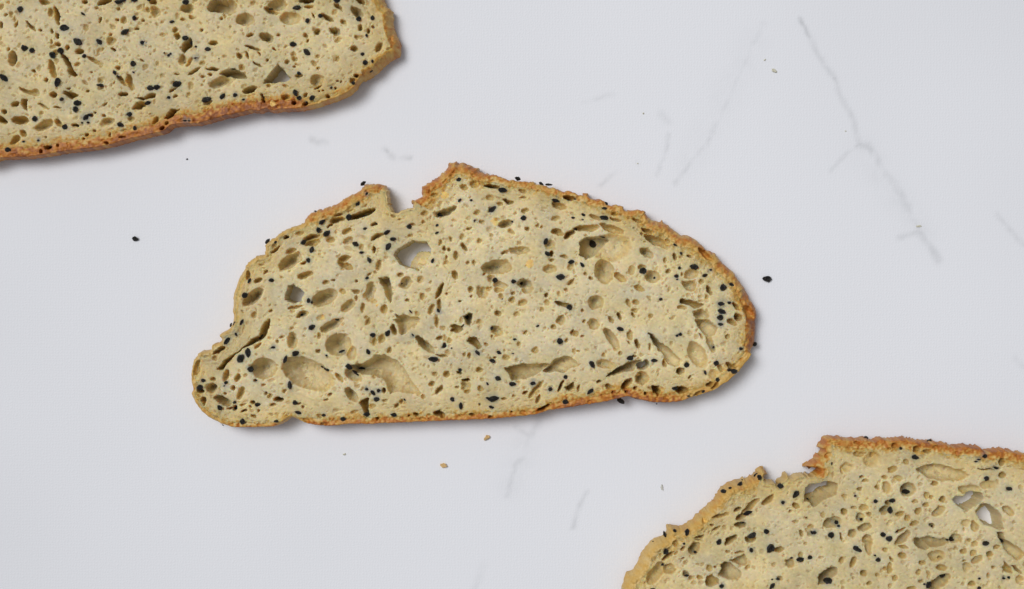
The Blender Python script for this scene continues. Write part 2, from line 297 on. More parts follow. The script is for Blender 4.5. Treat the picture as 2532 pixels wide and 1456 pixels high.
# seeds: x y length width angle [b = sunk into the crumb]
SEEDS = {
'center': dict(
A="""2256 361 75 45 -40;2190 620 75 45 -35;2302 492 50 35 -50 b;2073 790 80 75 -90;1735 850 85 50 -35;1690 950 65 60 90;1795 995 95 70 -45;1500 1105 75 65 -30;1605 1200 80 60 -70
1562 1335 60 50 70 b;1045 1092 75 45 -50;1145 1105 40 30 -40;1650 712 35 18 0;2278 930 50 35 -15;2158 1128 80 65 20;2235 1235 55 35 -10;2330 1330 75 55 60;2430 868 30 35 -60""",
B="""1060 310 60 45 -20;1808 300 70 50 20;2105 365 65 35 35;2200 375 90 30 5;1615 445 105 60 10;2283 578 100 45 10;1485 690 110 65 -40;825 768 75 60 50;1070 575 55 35 -40;1218 573 35 30 0
1880 798 70 60 -10;1745 845 45 20 5;2510 795 50 30 5;432 908 60 60 0;785 890 40 30 -40;785 985 50 25 -20;228 1065 75 55 0;168 1160 95 65 -60;150 980 85 45 -30;2160 1095 85 45 -65
2185 1250 70 60 40;730 1340 60 35 -70;2487 1355 85 50 -10;1262 833 35 30 -50 b""",
C="""232 440 50 35 30;225 503 30 15 0;520 297 50 35 40;500 360 60 35 10;497 478 110 55 12;865 607 25 12 0;352 810 100 75 50;470 718 80 22 15;218 1072 70 35 50
1388 818 60 25 25;1470 930 45 35 50;985 1150 85 75 -20;1135 1240 35 30 0;1450 1115 40 35 0;1410 1218 55 45 0;1422 1258 35 22 -30;1635 1100 100 70 10;1770 1208 65 45 -15;2005 1365 80 75 0
2110 1325 60 40 20;130 630 65 40 -40;1850 1140 50 25 15 b;130 240 35 25 0""",
D="""815 200 65 40 -60;1092 195 60 50 0;757 385 70 65 -20;1565 455 70 50 90 b;1605 475 30 30 0;718 725 75 35 -60;580 760 55 28 -70;620 750 70 20 -70;645 870 60 30 80 b;530 965 130 60 -50
1605 790 85 60 -30;1925 690 50 35 10;965 910 80 30 -50;795 1110 110 65 85;705 1185 105 75 -55;830 1320 80 70 0 b;1270 1195 95 55 -70;1400 1120 90 70 -20 b;1990 1100 85 50 -15 b
2375 885 65 50 0;2320 1100 70 50 60;1790 1145 30 25 0 b;1740 1290 40 25 30;1775 1310 32 28 0;1805 1330 45 40 0;2075 1290 100 60 30;2170 1370 120 45 40;2240 1310 70 50 0
1115 1045 60 35 0 b;2305 165 45 40 0 b;1480 640 50 40 0 b""",
E="""335 235 30 25 0;160 865 80 60 -60;450 590 50 20 50;480 890 50 25 60 b;875 1028 115 80 60;970 1055 22 18 0;738 1192 115 60 5;1297 1110 85 45 50 b;1075 1332 45 40 90;1520 195 65 60 0
1755 210 60 50 0;1840 240 70 40 -40;2350 150 105 70 0;1615 432 18 16 0;2460 535 65 65 0;1150 660 70 60 0;1110 770 55 18 -45;1468 800 60 40 -15;2060 772 45 25 -20;1770 942 45 30 0
2342 967 75 75 0;1570 1110 60 38 30;1745 1120 35 12 0;1480 1215 80 50 5;1558 1435 70 65 20;2412 1418 50 50 0;805 580 60 35 60 b""",
H="""1425 745 45 25 60;1742 748 85 50 0;2000 742 70 50 0 b;2220 812 60 50 0 b;1500 935 130 65 -10;1435 930 60 30 20;1475 1040 60 35 15;980 945 65 45 50;1085 1022 90 50 85;237 1135 95 55 5
375 945 35 25 60;20 940 70 65 0;2410 975 70 55 10;45 830 50 40 0 b""",
G="""230 703 60 45 20;190 790 75 65 0;520 730 50 40 -30;497 772 22 18 0;440 1048 70 55 50;628 980 45 35 0;640 1060 50 45 0 b;920 1010 75 50 0;1325 762 95 55 85;1398 985 65 55 0;1433 1110 85 50 20
728 1225 65 65 0;1155 1220 55 45 0;1755 1143 50 40 0;2000 1190 65 50 0;2300 1130 75 50 0;2380 860 70 45 50;2300 815 50 40 0 b;2450 840 40 35 0 b;480 1268 30 12 30;905 710 35 25 0 b""",
F="""55 155 70 65 0;1212 55 45 35 0;1975 110 85 60 0 b;2080 97 45 35 0;1985 210 100 60 20;1965 285 75 70 0;1970 370 70 45 0 b;700 430 85 60 25;1418 515 35 30 0;1460 498 45 40 0;1328 297 20 8 90
342 880 90 55 60;825 800 85 55 0;1130 830 75 55 0;1540 885 65 65 0;1915 862 65 55 0;1777 985 60 38 70;1932 1075 55 50 40;2140 965 90 60 15;2085 950 60 35 0;1758 1225 50 45 0;1390 1183 70 45 0
320 1222 95 50 -40;705 1340 110 60 40;20 1355 45 40 0;1560 1280 45 20 0;2400 622 60 55 0;2230 680 50 45 0 b;1885 660 40 30 0 b;1160 1378 20 12 0"""),
'upper': dict(
I="""255 115 75 65 0;1050 175 60 30 40;815 355 110 75 0;985 527 115 80 30;1255 530 90 60 40 b;1580 405 105 65 -30;1700 228 60 50 90;2350 25 75 60 0;2175 275 60 45 -10;2345 480 75 65 0;2435 545 55 50 0
1805 540 65 50 0 b;310 608 80 70 0;405 640 65 55 0;765 643 75 75 0;665 700 85 70 60;1065 710 50 50 0;725 1042 105 70 -75;50 985 120 65 40;1685 808 65 65 0;1450 920 60 40 60;1490 960 60 30 45
1690 915 35 20 30;1268 1080 90 45 8;2240 1065 105 75 -15;1985 1105 85 60 -10;1905 1115 80 65 10;2480 735 60 20 0 b;2135 700 40 35 0;2160 680 30 28 0;2080 670 20 20 0;780 1257 50 45 0
980 1305 90 65 0;955 1385 75 65 90;1870 1305 75 55 -20;1500 25 90 50 0;1560 5 70 40 0;1700 5 80 40 0;1885 0 50 30 0;2480 590 30 28 0;765 210 16 14 0;2140 1235 50 40 0 b""",
K="""437 237 65 65 0;820 343 70 65 0;1525 315 85 55 20;1705 360 65 40 -65;300 528 50 35 0;485 512 35 30 0 b;100 632 70 60 0;640 590 40 35 0 b;1085 225 95 55 -40 b;1135 190 60 40 0
1115 285 35 25 0;1040 290 30 25 0;1640 180 70 60 0 b;2340 262 60 25 0 b;2390 262 40 20 0 b""",
J="""97 625 70 60 0;1225 100 95 65 -5;1360 262 65 55 90;900 115 60 25 0;1525 205 60 45 20;1735 5 80 50 0;2010 240 65 60 0;2183 228 60 50 90;2110 450 45 30 70;1178 562 80 60 10;1355 660 100 75 40
2057 685 45 40 0;2092 793 60 60 0;2183 780 50 30 90;1255 930 50 40 20;2175 895 70 25 -50;1940 1050 45 40 0;285 1222 85 55 -45;85 1260 120 70 -20;445 1205 60 50 0 b;1208 1175 85 60 70
1255 1240 60 50 0;1420 1240 75 55 -30;425 875 50 20 0;240 742 16 14 0;1660 1110 35 30 0 b;1350 1295 30 28 0 b;550 1260 40 30 0 b"""),
'lower': dict(
L="""1790 195 70 55 -10;1825 215 60 60 40;1578 320 95 50 -60;1618 258 45 15 50;1458 355 45 30 0;1378 398 80 45 10;630 940 80 40 70;755 900 50 40 90;912 915 85 55 -80;875 1060 30 28 0;640 1158 75 70 90
615 1320 65 35 -15;2095 330 75 65 0;2290 435 100 60 -50;2125 540 50 45 90 b;1680 672 110 50 -20;1630 790 60 25 -15 b;1735 955 100 60 -25;1915 905 70 60 0;1318 1037 75 55 -60;1965 1122 110 80 -55
1725 1140 60 50 90 b;2345 1260 90 60 0;2470 1235 60 45 0;2235 1240 40 20 0;2500 920 60 40 40 b;1015 1165 40 35 0 b;480 1030 20 12 0""",
O="""905 1285 60 30 0 b;1990 1420 90 60 -50;1350 1420 60 50 0 b;2060 1330 50 40 0 b;1990 1335 25 22 0;480 1452 60 20 0""",
M="""770 102 60 45 5;1573 145 65 55 0;1215 232 40 36 0;1395 348 85 50 10;340 428 45 20 90;2300 610 75 60 10;1275 780 95 55 8;895 905 50 45 0;1100 895 75 65 0;1080 1015 85 60 90;400 1170 60 50 0 b
425 1215 40 35 0 b;330 1330 70 70 0;710 1130 40 35 0 b;115 1300 60 40 0 b;988 1325 65 60 0;1065 1375 75 65 0;1160 1290 45 20 -40;1850 1385 90 50 35;1800 1390 40 25 0;2410 480 80 50 0 b
2275 330 60 50 0 b;2200 375 50 25 0 b;2290 1435 80 70 0;2480 1410 75 65 90;25 880 40 38 0;1605 1215 25 22 0 b;635 835 35 30 0 b;2165 400 45 18 0""",
N="""415 945 125 65 30;685 1088 60 60 0;645 1030 30 25 0;1495 1278 75 70 0;1325 1405 90 60 -60;1270 1395 30 25 0;2345 188 80 50 20;1968 1325 35 30 0;2275 1320 45 35 0 b;2338 1310 35 32 0
1965 1445 50 40 0;45 1350 110 75 10;1385 808 40 12 0"""),
}
# yellow corn-coloured inclusions: tile x y radius
SPOTS = {'center': "B 1960 1370 50;D 1725 670 28;D 2430 515 24;B 1520 850 45;B 890 510 50", 'upper': "J 910 1305 38", 'lower': "L 1150 770 30"}
# outlines in tracing units; runs: skirt band tone rough : x,y ...
OUTLINE = {
'center': """5 5 0.1 2.6:960,468 959,489 966,497 965,508 979,527 995,518 1018,510
18 42 1.95 3.0:1015,496 1020,489 1038,488 1040,465 1054,451 1083,434 1097,420 1110,412 1108,401 1118,397 1134,401 1150,402 1171,408 1190,423
6 27 1.6 2.2:1220,429 1259,441 1288,445 1317,448 1356,458 1395,470 1408,470 1441,481 1442,476 1455,479 1457,487 1490,494 1506,505 1533,506 1549,518 1582,517 1596,523
20 46 1.5 1.3:1611,538 1637,546 1640,541 1646,548 1670,566 1689,580 1705,582 1728,595 1754,617 1773,626 1791,650 1814,667 1826,683 1843,708
32 46 2.1 1.2:1853,727 1865,747 1875,768 1876,786 1873,811 1873,850 1863,866
3 34 1.2 1.0:1861,876 1846,897 1826,922 1797,946 1758,969 1709,985
3 34 2.4 0.8:1670,995 1611,996 1582,989 1553,982 1514,991 1474,998 1435,1004 1396,1011
4 27 1.9 0.8:1356,1017 1327,1026 1259,1034 1220,1037 1161,1040 1102,1042 1044,1045 985,1047 927,1050 906,1051 867,1049 818,1055 760,1050
9 12 1.2 0.6:734,1040 717,1035 701,1045
4 19 1.7 0.6:678,1056 633,1058 574,1058
10 24 1.15 0.6:545,1051 516,1037 490,1016 475,993 467,975 472,961 466,940 468,913
8 18 0.7 1.2:475,889 494,868 516,865 520,852 543,842 537,829 551,819 566,809
20 18 0.75 0.7:570,792 569,764 570,733 576,710 586,684 598,667
9 22 0.8 2.4:607,652 625,634 646,628 654,604 672,588 691,572 713,559 746,550
18 42 1.7 2.2:746,543 758,528 777,519 814,510 832,498 848,487 881,471 891,460 906,451 936,452 952,460""",
'upper': """24 28 1.4 1.0:935,-60 942,-20 951,6 969,23 971,59 984,98 990,117 988,137 965,150 951,162 926,185 906,197
6 18 1.35 0.8:890,200 879,217 857,234 818,250 770,265
4 40 2.9 1.2:730,272 691,273 672,276 658,270 643,277 623,275 594,281 540,293
3 40 2.3 0.8:494,306 430,310 406,325 371,334 332,343 273,359 215,370 156,376 98,386 39,390 0,392
2 5 0.2 0.5:-60,398 -60,200 -60,-60 400,-60""",
'lower': """24 42 0.85 1.3:1525,1520 1531,1480 1538,1456 1549,1420 1565,1414 1571,1403 1584,1378 1598,1353 1614,1336 1637,1327
17 40 1.0 2.0:1649,1316 1652,1300 1682,1302 1705,1292 1735,1263 1756,1246 1772,1224 1789,1203
18 40 1.3 2.6:1819,1188 1844,1183 1860,1175 1864,1170 1875,1158 1889,1156 1899,1172 1904,1178
6 7 0.4 2.6:1891,1188 1914,1192 1922,1199 1930,1188 1950,1172 1956,1182 1977,1172 2010,1175
8 30 1.5 3.4:2020,1168 2021,1160 1999,1156 2009,1143 2025,1129 2036,1115 2029,1107 2038,1096 2046,1084
6 34 1.9 2.4:2068,1081 2099,1086 2134,1085 2165,1088 2181,1084 2200,1087 2232,1085 2263,1088 2302,1092 2329,1095 2360,1101 2399,1103 2429,1107 2442,1114 2484,1112 2531,1122
2 5 0.2 0.5:2600,1135 2600,1520 2000,1520"""}
# veins printed on the sheet: strength width : x,y ...
VEINS = """0.30 3.5:1978,45 1996,83 2000,92
0.13 5:1990,70 2017,124 2062,199 2075,232 2112,298 2120,356
0.34 3:2060,196 2066,205
0.26 3.5:2113,360 2123,355
0.17 7:2125,358 2145,364 2178,414 2228,480 2261,542 2273,571 2294,603 2318,640
0.13 9:2238,505 2262,548 2274,574
0.12 4:2120,360 2095,377 2054,422
0.16 5:2272,567 2250,580 2225,588
0.09 5:1890,58 1855,120 1814,211 1777,290 1748,348
0.16 5:1760,325 1748,348 1715,397 1669,453
0.12 4:1653,335 1644,381 1624,430
0.13 4:1483,459 1505,440 1524,422
0.12 5:2466,530 2495,565 2531,602
0.12 6:2512,888 2531,905
0.22 5:1273,1050 1282,1064 1307,1079
0.17 8:1333,1020 1330,1045 1307,1079
0.15 6:1307,1079 1294,1125 1275,1149 1254,1224
0.17 4:1452,1214 1435,1248 1425,1279 1416,1303
0.06 7:1196,1398 1172,1456
0.16 5:770,345 786,351 802,352
0.30 3:954,372 957,374
0.14 5:950,370 967,381 974,388
0.16 4:991,388 1003,388 1015,389
0.08 4:1443,251 1470,246 1500,235 1512,234
0.10 7:1636,285 1652,300
0.10 4:1650,340 1643,380
0.05 22:2130,370 2280,580
0.05 22:1305,1070 1260,1200
0.04 26:1860,110 1700,420
0.14 4:1640,288 1648,294
0.10 3:1574,400 1580,406"""
# ------------------------------------------------------------------ slice builder
STEP = 1.4
CRUMB_IN = np.array([0.690, 0.592, 0.365], dtype=np.float32)
CRUMB_OUT = np.array([0.615, 0.468, 0.205], dtype=np.float32)
LINING_SHADE = np.array([0.62, 0.448, 0.17], dtype=np.float32)  # amber of the cell lining, deepened with painted pore shade
GOLD = np.array([0.58, 0.355, 0.088], dtype=np.float32)
ORANGE = np.array([0.47, 0.165, 0.022], dtype=np.float32)
DEEP = np.array([0.25, 0.078, 0.02], dtype=np.float32)
STAIN = np.array([0.20, 0.21, 0.20], dtype=np.float32)

def numlist(s):
    return [float(v) for v in s.split()]

def parse_outline(txt):
    P, A = [], []
    for line in txt.strip().splitlines():
        head, pts = line.split(':')
        a = numlist(head)
        for p in pts.split():
            x, y = p.split(',')
            P.append((float(x), float(y))); A.append(a)
    return np.array(P), np.array(A)

def densify(P, A, seed):
    """Catmull-Rom through the points, about 4 units apart, then rough it"""
    n = len(P); out, oa = [], []
    for i in range(n):
        p0, p1, p2, p3 = P[i - 1], P[i], P[(i + 1) % n], P[(i + 2) % n]
        L = np.hypot(*(p2 - p1)); k = max(1, int(L / 2.4))
        m1 = (p2 - p0) * 0.5; m2 = (p3 - p1) * 0.5
        l1 = np.hypot(*m1); l2 = np.hypot(*m2)
        m1 = m1 * min(1, L / (l1 + 1e-6)); m2 = m2 * min(1, L / (l2 + 1e-6))
        for j in range(k):
            t = j / k; t2 = t * t; t3 = t2 * t
            out.append((2*t3-3*t2+1)*p1 + (t3-2*t2+t)*m1 + (-2*t3+3*t2)*p2 + (t3-t2)*m2)
            oa.append(A[i] * (1 - t) + A[(i + 1) % n] * t)
    Q = np.array(out); B = np.array(oa)
    rough = B[:, 3:4]
    rough = rough * 1.15
    dx = vnoise(Q[:, 0], Q[:, 1], 9.0, seed) + 0.8 * vnoise(Q[:, 0], Q[:, 1], 3.6, seed + 1)
    dy = vnoise(Q[:, 0], Q[:, 1], 9.0, seed + 2) + 0.8 * vnoise(Q[:, 0], Q[:, 1], 3.6, seed + 3)
    return Q + np.stack([dx, dy], 1) * rough, B

def build_slice(key, label, H, seed, tint=(1, 1, 1)):
    P, A = parse_outline(OUTLINE[key])
    Q, B = densify(P, A, seed)
    n = len(Q)
    # where the side of the slice faces the camera the photo shows the foot of the wall: move the top edge out to match
    T = np.roll(Q, -3, 0) - np.roll(Q, 3, 0); T /= np.linalg.norm(T, axis=1, keepdims=True) + 1e-9
    ar = np.sum(Q[:, 0] * np.roll(Q[:, 1], -1) - np.roll(Q[:, 0], -1) * Q[:, 1])
    Nn = np.stack([T[:, 1], -T[:, 0]], 1) * (1 if ar > 0 else -1)
    Rv = Q - np.array([CX, CY]); Rl = np.linalg.norm(Rv, axis=1)
    f = -np.sum(Nn * Rv, 1) / (Rl + 1e-9)
    for _ in range(6): f = (np.roll(f, 1) + f * 2 + np.roll(f, -1)) / 4
    s_ = np.clip(f * 2.0, 0, 1)
    kf = np.clip((B[:, 0] - 8) / 8, 0, 1)           # 1 where the outside of the crust shows, 0 where it curls under
    vf = 0.08 + 0.36 * kf
    Q = Q + Rv * (vf * H / CAM_H * s_)[:, None]
    vis = Rl * vf * H / CAM_H * s_ * np.clip(f, 0, 1)
    B[:, 0] = np.maximum(B[:, 0] - vis * 0.6, 2.5); B[:, 1] = np.maximum(B[:, 1] - vis * 0.5, 9)
    B[:, 3] = kf
    x0, y0 = Q.min(0) - 6; x1, y1 = Q.max(0) + 6
    xs = np.arange(x0, x1, STEP); ys = np.arange(y0, y1, STEP)
    nx, ny = len(xs), len(ys)
    X, Y = np.meshgrid(xs, ys); X = X.astype(np.float32); Y = Y.astype(np.float32)
    # distance to the outline, with the nearest point and the outline's attributes
    R = 96.0
    D = np.full((ny, nx), R, np.float32)
    NX = X.copy(); NY = Y.copy()
    AT = np.zeros((ny, nx, 4), np.float32)
    def win(ax, ay, bx, by, r):
        i0 = max(0, int((min(ax, bx) - r - x0) / STEP)); i1 = min(nx, int((max(ax, bx) + r - x0) / STEP) + 2)
        j0 = max(0, int((min(ay, by) - r - y0) / STEP)); j1 = min(ny, int((max(ay, by) + r - y0) / STEP) + 2)
        return slice(j0, j1), slice(i0, i1)
    par = np.zeros((ny, nx + 1), np.int32)
    for i in range(n):
        a = Q[i]; b = Q[(i + 1) % n]
        js, is_ = win(a[0], a[1], b[0], b[1], R)
        xx = X[js, is_]; yy = Y[js, is_]
        ab = b - a; L2 = ab @ ab + 1e-9
        t = np.clip(((xx - a[0]) * ab[0] + (yy - a[1]) * ab[1]) / L2, 0, 1)
        px = a[0] + t * ab[0]; py = a[1] + t * ab[1]
        d = np.hypot(xx - px, yy - py)
        m = d < D[js, is_]
        if m.any():
            D[js, is_][m] = d[m]; NX[js, is_][m] = px[m]; NY[js, is_][m] = py[m]
            at = B[i] * (1 - t[..., None]) + B[(i + 1) % n] * t[..., None]
            AT[js, is_][m] = at[m]
        lo, hi = min(a[1], b[1]), max(a[1], b[1])
        r0 = int(math.ceil((lo - y0) / STEP)); r1 = int(math.ceil((hi - y0) / STEP))
        for r in range(max(0, r0), min(ny, r1)):
            yv = y0 + r * STEP
            xc = a[0] + (yv - a[1]) / (b[1] - a[1]) * (b[0] - a[0])
            c = min(nx, max(0, int(math.ceil((xc - x0) / STEP))))
            par[r, c] ^= 1
    inside = (np.cumsum(par[:, :nx], axis=1) & 1).astype(bool)
    # ---- cavities
    dep = np.zeros((ny, nx), np.float32)
    dep_wide = np.zeros((ny, nx), np.float32)   # wide cavities: lit floors, so less shade is painted into their colour
    WX = X + 2.6 * vnoise(X, Y, 17, seed + 10) + 1.3 * vnoise(X, Y, 6, seed + 11) + 0.7 * vnoise(X, Y, 3, seed + 21)
    WY = Y + 2.6 * vnoise(X, Y, 17, seed + 12) + 1.3 * vnoise(X, Y, 6, seed + 13) + 0.7 * vnoise(X, Y, 3, seed + 22)
    def pore(cx, cy, a, b, ang, d, pw=0.5, merge=0.0, lean=0.0):
        js, is_ = win(cx, cy, cx, cy, max(a, b) + 5)
        xx = WX[js, is_] - cx; yy = WY[js, is_] - cy
        if xx.size == 0: return
        c, s = math.cos(math.radians(ang)), math.sin(math.radians(ang))
        u = (xx * c + yy * s) / a; v = (-xx * s + yy * c) / b
        r2 = u * u + v * v
        f = d * np.clip(1 - r2, 0, 1) ** pw
        if lean: f = f * (1 - lean * np.clip((xx + 0.6 * yy) / max(a, b), -0.6, 1))
        W = dep[js, is_]
        W[:] = np.maximum(W, f) + merge * np.minimum(W, f)
        if min(a, b) > 9:
            W2 = dep_wide[js, is_]; W2[:] = np.maximum(W2, f)
    big = []
    for t, txt in PORES[key].items():
        for e in txt.replace('\n', ';').split(';'):
            if not e.strip(): continue
            x, y, a, b, ang, d = numlist(e)
            cx, cy = tv(t, x, y); a *= TS; b *= TS
            deep = d > 100
            dd = d * (1.0 if deep else 1.35)
            wide = min(a, b) > 9 and not deep
            if wide: dd = d * 1.25
            pore(cx, cy, a * (1.12 if wide else 1.05), b * (1.12 if wide else 1.05), ang, dd, 0.28 if deep else (0.9 if wide else 0.66), 0.0, 0.0 if deep else (0.55 if wide else 0.25))
    for line in POLYS[key].strip().splitlines():
        q = line.split(); t = q[0]; d, rim = float(q[1]), float(q[2])
        v = [float(k) for k in q[3:]]
        G = np.array([tv(t, v[k], v[k + 1]) for k in range(0, len(v), 2)])
        gx0, gy0 = G.min(0); gx1, gy1 = G.max(0)
        js, is_ = win(gx0, gy0, gx1, gy1, 5)
        xx = WX[js, is_] ; yy = WY[js, is_]
        if xx.size == 0: continue
        dm = np.full(xx.shape, 1e9, np.float32); ins = np.zeros(xx.shape, bool)
        for k in range(len(G)):
            a = G[k]; b = G[(k + 1) % len(G)]; ab = b - a
            tt = np.clip(((xx - a[0]) * ab[0] + (yy - a[1]) * ab[1]) / (ab @ ab + 1e-9), 0, 1)
            dm = np.minimum(dm, np.hypot(xx - a[0] - tt * ab[0], yy - a[1] - tt * ab[1]))
            if a[1] != b[1]:
                ins ^= ((yy < a[1]) != (yy < b[1])) & (xx < a[0] + (yy - a[1]) / (b[1] - a[1]) * ab[0])
        q2 = np.clip(dm / rim, 0, 1)
        big_ = max(gx1 - gx0, gy1 - gy0)
        f = np.where(ins, (d if d > 100 else d * 1.2) * np.sqrt(1 - (1 - q2) ** 2), 0)
        if rim >= 8 and d < 60:
            f = f * (1 - 0.55 * np.clip(((xx - (gx0 + gx1) / 2) + 0.6 * (yy - (gy0 + gy1) / 2)) / (big_ / 2), -0.5, 1))
        if rim >= 8 or d > 100:
            W2 = dep_wide[js, is_]; W2[:] = np.maximum(W2, f)
        W = dep[js, is_]; W[:] = np.maximum(W, f)
    for e in LEDGES[key].split(';'):
        if not e.strip(): continue
        t, *v = e.split(); x, y, a, b, cap = [float(k) for k in v]
        cx, cy = tv(t, x, y); a *= TS; b *= TS
        js, is_ = win(cx, cy, cx, cy, max(a, b) + 5)
        r2 = ((WX[js, is_] - cx) / a) ** 2 + ((WY[js, is_] - cy) / b) ** 2
        W = dep[js, is_]
        W[:] = np.where((r2 < 1), np.minimum(W, cap + 40 * r2 * r2), W)
    # ---- the many small cells between them
    r_ = np.random.default_rng(seed + 50)
    area_px = inside.sum() * STEP * STEP
    flow = 25 * vnoise(X, Y, 160, seed + 5) - 12
    dep += np.clip(dep_wide / 14, 0, 1) * (dep < 60) * (3.2 * vnoise(X, Y, 22, seed + 80) + 1.8 * vnoise(X, Y, 9, seed + 81))
    dep = np.maximum(dep, 0)
    solid0 = np.where(dep_wide > 5, 0, dep)
    def scatter(count, rlo, rhi, pw_, dk):
        k = 0
        while k < count:
            j = r_.integers(3, ny - 3); i = r_.integers(3, nx - 3); k += 1
            if not inside[j, i] or D[j, i] < 5 or solid0[j, i] > 5: continue
            if D[j, i] < AT[j, i, 0] and AT[j, i, 0] > 7: continue
            r = rlo + (rhi - rlo) * r_.random() ** pw_
            el = 1 + 0.9 * r_.random() ** 2
            if D[j, i] < 65: el += 1.5 * r_.random()
            ang = math.degrees(math.atan2(Y[j, i] - NY[j, i], X[j, i] - NX[j, i])) + 90 if D[j, i] < 65 else flow[j, i] * 2 + r_.normal() * 40
            pore(X[j, i], Y[j, i], r * math.sqrt(el), r / math.sqrt(el), ang, r * dk * (0.5 + 1.0 * r_.random() ** 1.5), 0.7, 0.25)
    boxf = nx * ny * STEP * STEP
    wj, wi = np.nonzero((dep_wide > 4) & (dep < 60) & (D > 6) & inside)
    for q_ in r_.integers(0, max(1, len(wj)), int(len(wj) / 110)):
        r = 2.0 + 4.5 * r_.random() ** 2; el = 1 + r_.random(); j, i = wj[q_], wi[q_]
        c0 = float(dep[j, i])
        js, is_ = win(X[j, i], Y[j, i], X[j, i], Y[j, i], r * 2 + 4)
        an = r_.random() * 3.14; xx = WX[js, is_] - X[j, i]; yy = WY[js, is_] - Y[j, i]
        u = (xx * math.cos(an) + yy * math.sin(an)) / (r * el ** 0.5); v = (-xx * math.sin(an) + yy * math.cos(an)) / (r / el ** 0.5)
        dep[js, is_] += (r * 0.9) * np.clip(1 - u * u - v * v, 0, 1) ** 0.7
    scatter(int(boxf / 1500), 4.0, 8.0, 1.8, 1.0)
    scatter(int(boxf / 230), 2.2, 4.4, 1.4, 0.75)
    scatter(int(boxf / 150), 1.4, 2.4, 1.0, 0.45)
    dep = np.where(dep > 95, dep, np.minimum(dep, H - 9))
    dep[~inside] = 0
    # ---- top surface
    Z = H + 2.4 * vnoise(X, Y, 190, seed + 6) + 1.5 * vnoise(X, Y, 45, seed + 7) + 0.4 * vnoise(X, Y, 9, seed + 8) + 0.15 * vnoise(X, Y, 3.6, seed + 9)
    # stretched cell walls: fine ridges that run round the crust and lie across the middle
    c1 = math.cos(0.45); s1 = math.sin(0.45)
    fib = vnoise((X * c1 + Y * s1) * 0.25, -X * s1 + Y * c1, 5.5, seed + 82) * 0.9
    edge_f = np.clip(1 - D / 60, 0, 1)
    fib = fib * (1 - edge_f) + vnoise(D + 3 * vnoise(X, Y, 12, seed + 84), (NX + NY) * 0.2, 5.0, seed + 83) * 1.4 * edge_f
    Z += fib
    Z -= dep
    sk = np.maximum(AT[..., 0], 2.0)
    t = np.clip(1 - D / sk, 0, 1)
    rimdrop = 0.70 * H * (1 - np.sqrt(np.clip(1 - t ** np.clip(2.5 - sk / 22, 1.1, 2.2), 0, 1)))
    lump = (vnoise(X, Y, 14, seed + 30) + 0.5 * vnoise(X, Y, 6, seed + 31) + 0.28 * vnoise(X, Y, 3.2, seed + 32)) * np.clip(sk / 9, 0.2, 1.3) * 3.0 * np.clip(1.6 - D / np.maximum(AT[..., 1], 8), 0, 1)
    Z = Z - rimdrop + np.where(dep < 6, lump, 0)
    Z = np.where(inside, Z, 0.30 * H)
    # ---- colour
    band = np.maximum(AT[..., 1], 4)
    pn = vnoise(X, Y, 38, seed + 40) * 0.6 + vnoise(X, Y, 13, seed + 41) * 0.4
    fn = vnoise(X, Y, 5, seed + 42)
    dd = D + 11 * pn + 6 * fn + np.clip(D, 0, 10) * 0.3 * fn
    q = np.clip(1 - dd / band, 0, 1)
    q = np.where(D >= R - 1, 0, q)
    tone = AT[..., 2] * (1 + 0.35 * pn) * np.clip(q * 1.55, 0, 1)
    tone = np.where(D < sk, np.maximum(tone, AT[..., 2] * (0.80 + 0.4 * pn)), tone)
    outer = np.clip(1 - (D + 14 * vnoise(X, Y, 40, seed + 39)) / 88, 0, 1)[..., None]
    col = CRUMB_IN * (1 - outer) + CRUMB_OUT * outer
    col = col * (1 + 0.08 * vnoise(X, Y, 75, seed + 43)[..., None] + 0.08 * vnoise(X, Y, 24, seed + 45)[..., None] + 0.035 * vnoise(X, Y, 4, seed + 44)[..., None])
    col = col * (1 + vnoise(X, Y, 33, seed + 49)[..., None] * np.array([0.02, 0.0, -0.10], np.float32))
    thin = np.clip(vnoise(X, Y, 42, seed + 46) * 1.6 - 0.2, 0, 1)[..., None]
    col = col * (1 - thin * np.array([0.08, 0.06, 0.03], np.float32))          # greyer, more translucent patches
    def mixto(c, c2, f):
        f = np.clip(f, 0, 1)[..., None]
        return c * (1 - f) + c2 * f
    # shade of the pores painted in by depth, over the slightly amber cell lining
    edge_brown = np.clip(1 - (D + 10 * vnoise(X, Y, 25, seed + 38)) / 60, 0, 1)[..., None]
    lin_shade = LINING_SHADE * (1 - edge_brown) + np.array([0.50, 0.29, 0.085], np.float32) * edge_brown
    col = mixto(col, lin_shade, 0.95 * np.clip(dep / 8, 0, 1) * np.clip(1.2 - dep_wide / 22, 0.35, 1))
    col = col * np.array(tint, np.float32)
    col = col * (1 + 0.10 * np.clip(vnoise(X, Y, 3.0, seed + 52) * 2.2 - 0.9, 0, 1)[..., None])      # glossy speck highlights painted in as paler flecks
    tone = tone * (1 + 0.34 * vnoise(X, Y, 8, seed + 47) + 0.25 * vnoise(X, Y, 3.5, seed + 48))
    col = mixto(col, GOLD, tone)
    col = mixto(col, ORANGE, tone - 1)
    col = mixto(col, DEEP, (tone - 2) * 0.9)
    for e in SPOTS[key].split(';'):
        if not e.strip(): continue
        tt, *v = e.split(); x, y, rr = [float(k) for k in v]
        cx, cy = tv(tt, x, y); rr *= TS
        r2 = ((WX - cx) ** 2 + (WY - cy) ** 2) / rr ** 2
        col = mixto(col, np.array([0.85, 0.58, 0.17], np.float32), 0.75 * (r2 < 1))
    seeds = []
